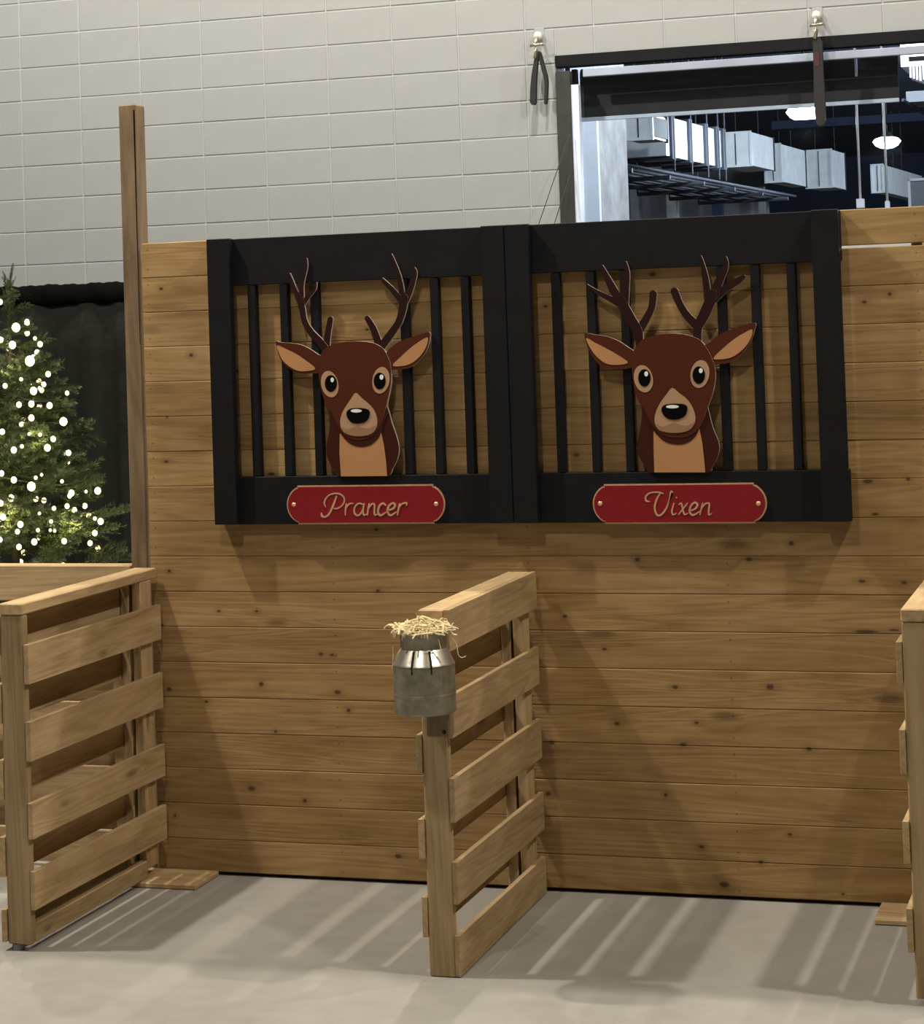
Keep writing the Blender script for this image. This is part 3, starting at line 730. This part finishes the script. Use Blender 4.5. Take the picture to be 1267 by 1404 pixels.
Lv = [([(442,183),(421,178),(417,152),(445,126),(500,121),(535,131)],8.5),([(515,126),(490,170),(477,225),(492,272),(522,270),(556,225),(578,165),(587,116),(598,124)],10),
 ([(606,194),(592,245),(600,271),(620,262)],w),([(622,156),(624,158)],12),
 ([(640,203),(655,195),(664,232),(676,269),(697,262)],w),([(696,194),(668,230),(637,270)],w),
 ([(716,244),(750,229),(763,203),(742,190),(716,218),(713,255),(735,273),(776,250)],11),
 ([(798,194),(788,232),(780,271)],w),([(788,232),(815,198),(842,198),(838,240),(840,271),(858,262)],w)]
plaque((812.5,690),(1051.5,690),(930,663),(930,718), 'red gold rimmed name plaque with the shorter name, under the broad antlered deer', Lv, 800, 650, 4.873, [(823, 690.5), (1040, 690.5)])

# ------------------------------------------------------------------ milk can and straw
CY = -1.172
cb = at(583.5, 978, CY); cr = .0985
sc_ = 1/ (FPX/((cb-CAM).dot(FW)))
zbot = at(583.5, 976, CY).z; ztop = at(583.5, 908.5, CY).z; znk = at(583.5, 889, CY).z; zrim = znk+.052
can = thing('milk_can', (cb.x, CY, zbot), 'small galvanized milk can hung on the middle divider post', 'can')
def canpart(name, prof, mat, seg=48):
    v, f = lathe(prof, seg, (cb.x, CY, 0)); return mesh(name, v, f, mat, can, smooth=True)
zm = at(583.5, 950, CY).z
canpart('body', [(0, zbot+.002), (cr-.006, zbot), (cr, zbot+.006), (cr, zbot+.009), (cr, zm-.007), (cr, zm-.004), (cr+.0014, zm-.002), (cr+.0014, zm+.002), (cr, zm+.004), (cr, zm+.007), (cr, ztop-.007), (cr, ztop-.004), (cr-.001, ztop)], GALV)
canpart('shoulder', [(cr+.001, ztop-.003), (cr-.0005, ztop+.001), (cr-.003, ztop+.0035), (.078, znk-.002), (.0755, znk+.0005), (.074, znk+.003)], GALV_B)
canpart('neck', [(.0735, znk), (.0735, zrim-.006), (.0775, zrim-.004), (.0775, zrim), (.070, zrim), (.070, zrim-.02), (0, zrim-.022)], GALV)
for an in (-1.643, -1.003):                       # two lugs on the shoulder's front
    ca, sa = math.cos(an), math.sin(an)
    v, f = tube([(cb.x+ca*r_, CY+sa*r_, z_) for r_, z_ in ((cr+.001, ztop-.022), (cr+.0015, ztop), (.0775, znk+.001))], .0030, 6)
    mesh('lug', v, f, DARKM, can)
bk = plank('bracket_block', (at(585, 1000, -1.105).x+.004, at(618, 1000, -1.105).x), (CY+.055, -1.0665), (at(600, 1010, -1.105).z, zbot-.001), WOOD_POST, can, bev=.004, tone=.95)
q = at(609, 1004, -1.118)
v, f = lathe([(0, .004), (.006, .003), (.007, 0)], 12); v = [(q.x+a_, CY+.055-c_, q.z+b_) for a_, b_, c_ in v]; mesh('bolt', v, f, DARKM, can)
rnd = random.Random(3)
VF = []
def strand(pts, r): 
    pts = smooth_line([Vector(p) for p in pts], 4); VF.append(tube(pts, [r*(.6+.4*math.sin(math.pi*(i+.5)/len(pts))) for i in range(len(pts))], 4))
for k in range(170):
    a = rnd.uniform(0, 2*math.pi); rr = .088*math.sqrt(rnd.random()); L = rnd.uniform(.03, .085); d = rnd.uniform(0, 2*math.pi)
    c = Vector((cb.x+rr*math.cos(a), CY+rr*math.sin(a), zrim+rnd.uniform(-.004, .030)*(1.1-rr/.10)+.004))
    t_ = Vector((math.cos(d), math.sin(d), rnd.uniform(-.25, .35)))
    bend = Vector((rnd.uniform(-.02, .02), rnd.uniform(-.02, .02), rnd.uniform(-.004, .022)))
    strand([c-t_*L/2, c+bend, c+t_*L/2], rnd.uniform(.0014, .0036))
for k in range(16):
    a = rnd.uniform(-2.9, .2); rr = .072
    c = Vector((cb.x+rr*math.cos(a), CY+rr*math.sin(a), zrim+.012)); o_ = Vector((math.cos(a), math.sin(a), 0))
    strand([c-o_*.02, c+o_*.012, c+o_*.024+Vector((0, 0, -rnd.uniform(.01, .035)))], rnd.uniform(.001, .002))
def pxs(l, Y=CY-.06): return [at(530+a/8.254, 840+b_/8.254, Y) for a, b_ in l]
for l, r in (([(70,375),(75,470),(72,560),(60,630)],.0014), ([(170,395),(130,460),(95,530)],.0012), ([(735,280),(790,350),(812,470),(850,508),(900,490)],.0013),
             ([(350,70),(400,65),(445,100),(470,170)],.002), ([(480,105),(540,130),(560,190)],.002), ([(585,300),(605,370),(620,440)],.0018), ([(205,250),(212,330)],.002),
             ([(130,125),(175,190)],.0028), ([(730,215),(760,245),(800,250)],.0026), ([(275,95),(310,150)],.0016), ([(330,0),(345,40)],.0008)):
    strand(pxs(l), r)
v, f = join(*VF)
tag(mesh('straw', v, f, STRAW), 'tangle of pale dry straw heaped over the milk can rim', 'straw', kind='stuff')

# ------------------------------------------------------------------ drape behind the tree
dy = 3.1
zt_ = at(90, 389, dy).z; xa = -4.2; xb = .6
dp = thing('drape', ((xa+xb)/2, dy, 0), 'black pipe and drape curtain hanging behind the lit tree', 'curtain')
rn = random.Random(11); ph = [rn.uniform(0, 6.28) for _ in range(6)]
def fold(x): return .030*math.sin(x*21+ph[0])+.018*math.sin(x*37+ph[1])+.012*math.sin(x*9+ph[2])+.006*math.sin(x*83+ph[3])
nx, nz = 330, 8; V = []; Fc = []
for j in range(nz+1):
    z = .02+(zt_-.085-.02)*j/nz; k = 1-.85*j/nz
    for i in range(nx+1):
        x = xa+(xb-xa)*i/nx; V.append((x, dy+fold(x)*k, z))
for j in range(nz):
    for i in range(nx): Fc.append((j*(nx+1)+i, j*(nx+1)+i+1, (j+1)*(nx+1)+i+1, (j+1)*(nx+1)+i))
o = mesh('cloth_panel', V, Fc, DRAPE, dp, smooth=True)
md = o.modifiers.new('thickness', 'SOLIDIFY'); md.thickness = .003
V = []; Fc = []; nr = 12
for i in range(nx+1):
    x = xa+(xb-xa)*i/nx; cz = zt_-.058
    for k in range(nr):
        a = 2*math.pi*k/nr
        V.append((x, dy+.035*math.cos(a)+.3*fold(x)*math.cos(a), cz+.056*math.sin(a)+(.0025*math.sin(x*47+ph[4])+.002*math.sin(x*119+ph[5])+.002*math.sin(x*19))*max(0, math.sin(a))))
for i in range(nx):
    for k in range(nr): Fc.append((i*nr+k, (i+1)*nr+k, (i+1)*nr+(k+1) % nr, i*nr+(k+1) % nr))
mesh('rod_pocket', V, Fc, POCKET, dp, smooth=True)
v, f = tube([(xa-.05, dy, zt_-.05), (xb+.05, dy, zt_-.05)], .02, 10); mesh('pipe', v, f, ALU, dp, smooth=True)
for x in (xa-.03, xb+.03):
    v, f = tube([(x, dy, 0), (x, dy, zt_-.03)], .022, 10); mesh('upright', v, f, ALU, dp, smooth=True)

# ------------------------------------------------------------------ lit tree
ty = 1.7
tip = at(11, 367, ty); TH = tip.z; TX = tip.x
RB = .86                                   # radius at the foot
tree = thing('christmas_tree', (TX, ty, 0), 'green artificial fir tree covered in small warm lights', 'tree')
v, f = tube([(TX, ty, 0), (TX, ty, TH*.5), (TX, ty, TH-.06)], [.03, .018, .005], 8); mesh('trunk', v, f, BARK, tree, smooth=True)
for k in range(3):
    a = k*2.094+.3
    v, f = tube([(TX, ty, .14), (TX+.3*math.cos(a), ty+.3*math.sin(a), .012)], .013, 6); mesh('stand_leg', v, f, DARKM, tree)
rt = random.Random(5)
def spray(seed, L=.34, ntw=9, need=62):
    r = random.Random(seed); V, Fc = [], []
    def twig(p0, d, ln, nn):
        d = d.normalized(); a = d.cross(Vector((0, 0, 1)))
        if a.length < .05: a = Vector((1, 0, 0))
        a.normalize(); b_ = d.cross(a)
        droop = Vector((0, 0, -.10*ln))
        for i in range(nn):
            t = (i+r.random())/nn; p = p0+d*ln*t+droop*t*t; an = r.uniform(0, 6.283)
            rad = a*math.cos(an)+b_*math.sin(an); q = p+(rad*1.0+d*.75).normalized()*r.uniform(.020, .034)*(1.05-.35*t)
            s = d.cross(rad)*.0023; n = len(V)
            V.extend([p-s, p+s, q+s*.6, q-s*.6]); Fc.append((n, n+1, n+2, n+3))
        n = len(V); v2, f2 = tube([p0, p0+d*ln*.5+droop*.25, p0+d*ln+droop], [.0032, .0026, .0014], 4)
        V.extend(v2); Fc.extend(tuple(i+n for i in q) for q in f2)
    twig(Vector((0, 0, 0)), Vector((1, 0, .06)), L, need*2)
    for k in range(ntw):
        s = (.18+.72*k/ntw)*L; sd = 1 if k % 2 else -1
        twig(Vector((s, 0, .04*s)), Vector((.85, sd*r.uniform(.5, .95), r.uniform(-.28, .42))), L*r.uniform(.34, .5)*(1.1-.4*k/ntw), need)
    me = bpy.data.meshes.new('spray'); me.from_pydata(V, [], Fc); me.materials.append(NEEDLE); me.update(); return me
SPR = [spray(s, .30+.03*(s % 3)) for s in range(6)]
def branch(z, a, reach, up, sz):
    o = link('branch', SPR[rt.randrange(6)], tree)
    inner = max(reach-.30*sz, .0)
    o.location = (inner*math.cos(a), inner*math.sin(a), z)
    o.rotation_euler = (rt.uniform(-.6, .6), -up, a); o.scale = (sz,)*3
nb = 0
lev = TH-.20
golden = 0
while lev > .28:
    tfrac = (TH-lev)/TH; reach = RB*(tfrac**.92)*1.02
    n = max(6, int(6+reach*19))
    if lev < 1.0: n = int(n*.6)
    for k in range(n):
        golden += 2.39996
        branch(lev+rt.uniform(-.05, .05), golden+rt.uniform(-.2, .2), reach*rt.uniform(.82, 1.12), rt.uniform(-.05, .42), min(rt.uniform(.75, 1.0), max(.34, reach/.36))); nb += 1
        if reach > .2 and k % 2 == 0 and lev > .95 and nb < 286:
            branch(lev+rt.uniform(-.05, .05), golden+1.1, reach*rt.uniform(.5, .7), rt.uniform(.1, .5), .95); nb += 1
    lev -= .115 if lev > 1.0 else .16
for k in range(9):                                   # leader at the tip
    a = k*2.4; o = link('branch', SPR[k % 6], tree); o.location = (0, 0, TH-.36+.026*k); o.rotation_euler = (rt.uniform(-1, 1), -1.42, a); o.scale = (.46, .26, .30)
print('branches', nb+9)

# string of lights: bulbs seen in the photo sit on the cone's near side, others go round the back
sl = thing('string_lights', (TX, ty, .3), 'string of warm white bulbs wound around the fir tree', 'lights')
bm = bmesh.new(); bmesh.ops.create_icosphere(bm, subdivisions=2, radius=1); BM = bpy.data.meshes.new('bulb'); bm.to_mesh(BM); bm.free()
BM.materials.append(BULB); BM.polygons.foreach_set('use_smooth', [True]*len(BM.polygons))
def bulb(p, r):
    o = link('bulb', BM, sl, Vector(p)-base(sl)); o.scale = (r, r, r*1.15)
PB = [(0,414,9),(22,449,14),(37,441,8),(1,466,9),(17,473,12),(48,464,6),(55,472,9),(41,495,16),(66,513,9),(29,520,6),(7,529,8),(54,532,5),(60,527,8),(57,535,8),(46,536,12),(26,555,9),(43,554,10),(68,556,10),(92,539,7),
      (43,573,10),(87,578,13),(29,582,7),(3,592,9),(40,595,5),(55,596,6),(73,602,9),(19,617,10),(30,612,6),(65,614,11),(94,621,9),(94,634,5),(84,644,6),(2,649,9),(19,658,10),(49,655,6),(57,651,5),(85,660,6),(43,667,14),
      (15,683,11),(49,684,9),(98,676,10),(118,674,5),(134,673,11),(1,690,9),(92,694,8),(74,697,7),(4,709,10),(54,704,5),(70,715,6),(28,719,10),(24,729,8),(138,715,10),(130,711,6),(130,731,9),(52,727,6),(69,727,5),(75,728,5),
      (88,742,9),(47,743,10),(26,750,9),(0,740,8)]
for px, py, dpx in PB:
    # nearest point of the cone surface on this line of sight
    d = ray(px, py).normalized(); best = None
    for k in range(600):
        s = 8.5+k*.006; p = CAM+d*s; tf = (TH-p.z)/TH
        if tf <= 0: continue
        rr = math.hypot(p.x-TX, p.y-ty)
        e = rr-(RB*tf**.92*1.0+.05)
        if best is None or e < best[0]: best = (e, p.copy())
        if e < 0: best = (e, p.copy()); break
    p = best[1]; bulb(p, dpx*.5*.82*((p-CAM).dot(FW))/FPX)
for k in range(70):
    z = .5+(TH-.75)*(k/70.0); a = rt.uniform(.9, math.pi-.6)
    rr = .85*RB*((TH-z)/TH)**.92; bulb((TX+rr*math.cos(a), ty+rr*math.sin(a), z), .013)
for k in range(48):
    z = .75+(TH-1.05)*(k/48.0); a = rt.uniform(2.75, 4.3); rr = 1.02*RB*((TH-z)/TH)**.92; bulb((TX-.04+rr*math.cos(a), ty+rr*math.sin(a), z), rt.uniform(.009, .02))
pts = []
for k in range(420):
    u = k/419.0; z = TH-.25-u*(TH-.7); a = u*55; rr = RB*((TH-z)/TH)**.92*.93; pts.append((TX+rr*math.cos(a), ty+rr*math.sin(a), z+.02*math.sin(a*3)))
for z, rr, a, e in ((1.95, .12, -1.2, 3), (1.6, .2, -1.7, 4), (1.6, .22, -.5, 4), (1.25, .33, -1.2, 6), (1.2, .36, -.2, 6), (1.0, .45, -2.0, 6), (.8, .5, -.9, 6)):
    lamp('bulb_glow', (TX+rr*math.cos(a), ty+rr*math.sin(a), z), e, (1.0, .80, .42), .05)
v, f = tube(pts, .0022, 4); mesh('wire', v, f, WIRE, sl)

# ------------------------------------------------------------------ straps on wall hooks, guy cables
def hook(px, py, label):
    Y = YC-.10; p = at(px, py, YC-.02)
    t = thing('strap_hook', (p.x, YC-.01, p.z-.12), label, 'strap', 'black straps on wall hooks')
    plank('wall_plate', (p.x-.03, p.x+.03), (YC-.006, YC-.0005), (p.z-.05, p.z+.05), BLOCK, t, bev=.002, tone=1.1)
    c = Vector((p.x, YC-.035, p.z)); 
    bm_ = lathe([(0, -.028), (.018, -.022), (.027, 0), (.018, .022), (0, .028)], 14, c); mesh('knob', bm_[0], bm_[1], WHITE_M, t, smooth=True)
    v, f = tube([(p.x, YC-.004, p.z), (p.x, YC-.06, p.z-.01), (p.x, Y, p.z-.05)], .010, 8); mesh('arm', v, f, GALV_B, t, smooth=True)
    v, f = tube([(p.x-.03, Y, p.z-.06), (p.x+.045, Y, p.z-.055)], .008, 8); mesh('cross_pin', v, f, GALV_B, t, smooth=True)
    v, f = tube([(p.x, Y, p.z-.05), (p.x+.006, Y, p.z-.09), (p.x-.004, Y, p.z-.135)], .011, 8); mesh('swivel', v, f, GALV_B, t, smooth=True)
    return t, p, Y
def ribbon(name, pts, widths, Y, th, mat, t):
    poly = stroke_poly(pts, widths, 3)
    v, f = slabvf([(lambda q: (q.x, q.z))(at(a, b_, Y)) for a, b_ in poly], Y, Y+th); mesh(name, v, f, mat, t)
t, p, Y = hook(738.5, 50, 'black two tailed strap hanging from the hook on bare block wall')
ribbon('strap', [(736.5, 72), (733, 95), (731, 118), (730.5, 140)], [4, 6, 7.5, 8], Y, .03, STRAPM, t)
ribbon('strap', [(739, 72), (744, 92), (748.5, 112), (747.5, 141)], [4, 5, 4.5, 3.5], Y+.012, .03, STRAPM, t)
t, p, Y = hook(1120, 22, 'black strap hanging from the hook in front of the wide window')
ribbon('strap', [(1121, 58), (1122, 95), (1123.5, 130), (1125, 166)], [13, 13, 15, 14], Y, .03, STRAPM, t)
ribbon('strap_patch', [(1119.5, 74), (1120, 88)], [7, 7], Y-.002, .004, STRAPR, t)
for (a, b_, c, d_), lab in (((781, 184, 700, 420), 'thin guy cable crossing the window jamb, upper one'), ((781, 242, 720, 430), 'thin guy cable crossing the window jamb, lower one')):
    v, f = tube([at(a, b_, YC-.05), at(c, d_, YC-.6)], .0028, 6); tag(mesh('guy_cable', v, f, STEELF), lab, 'cable')
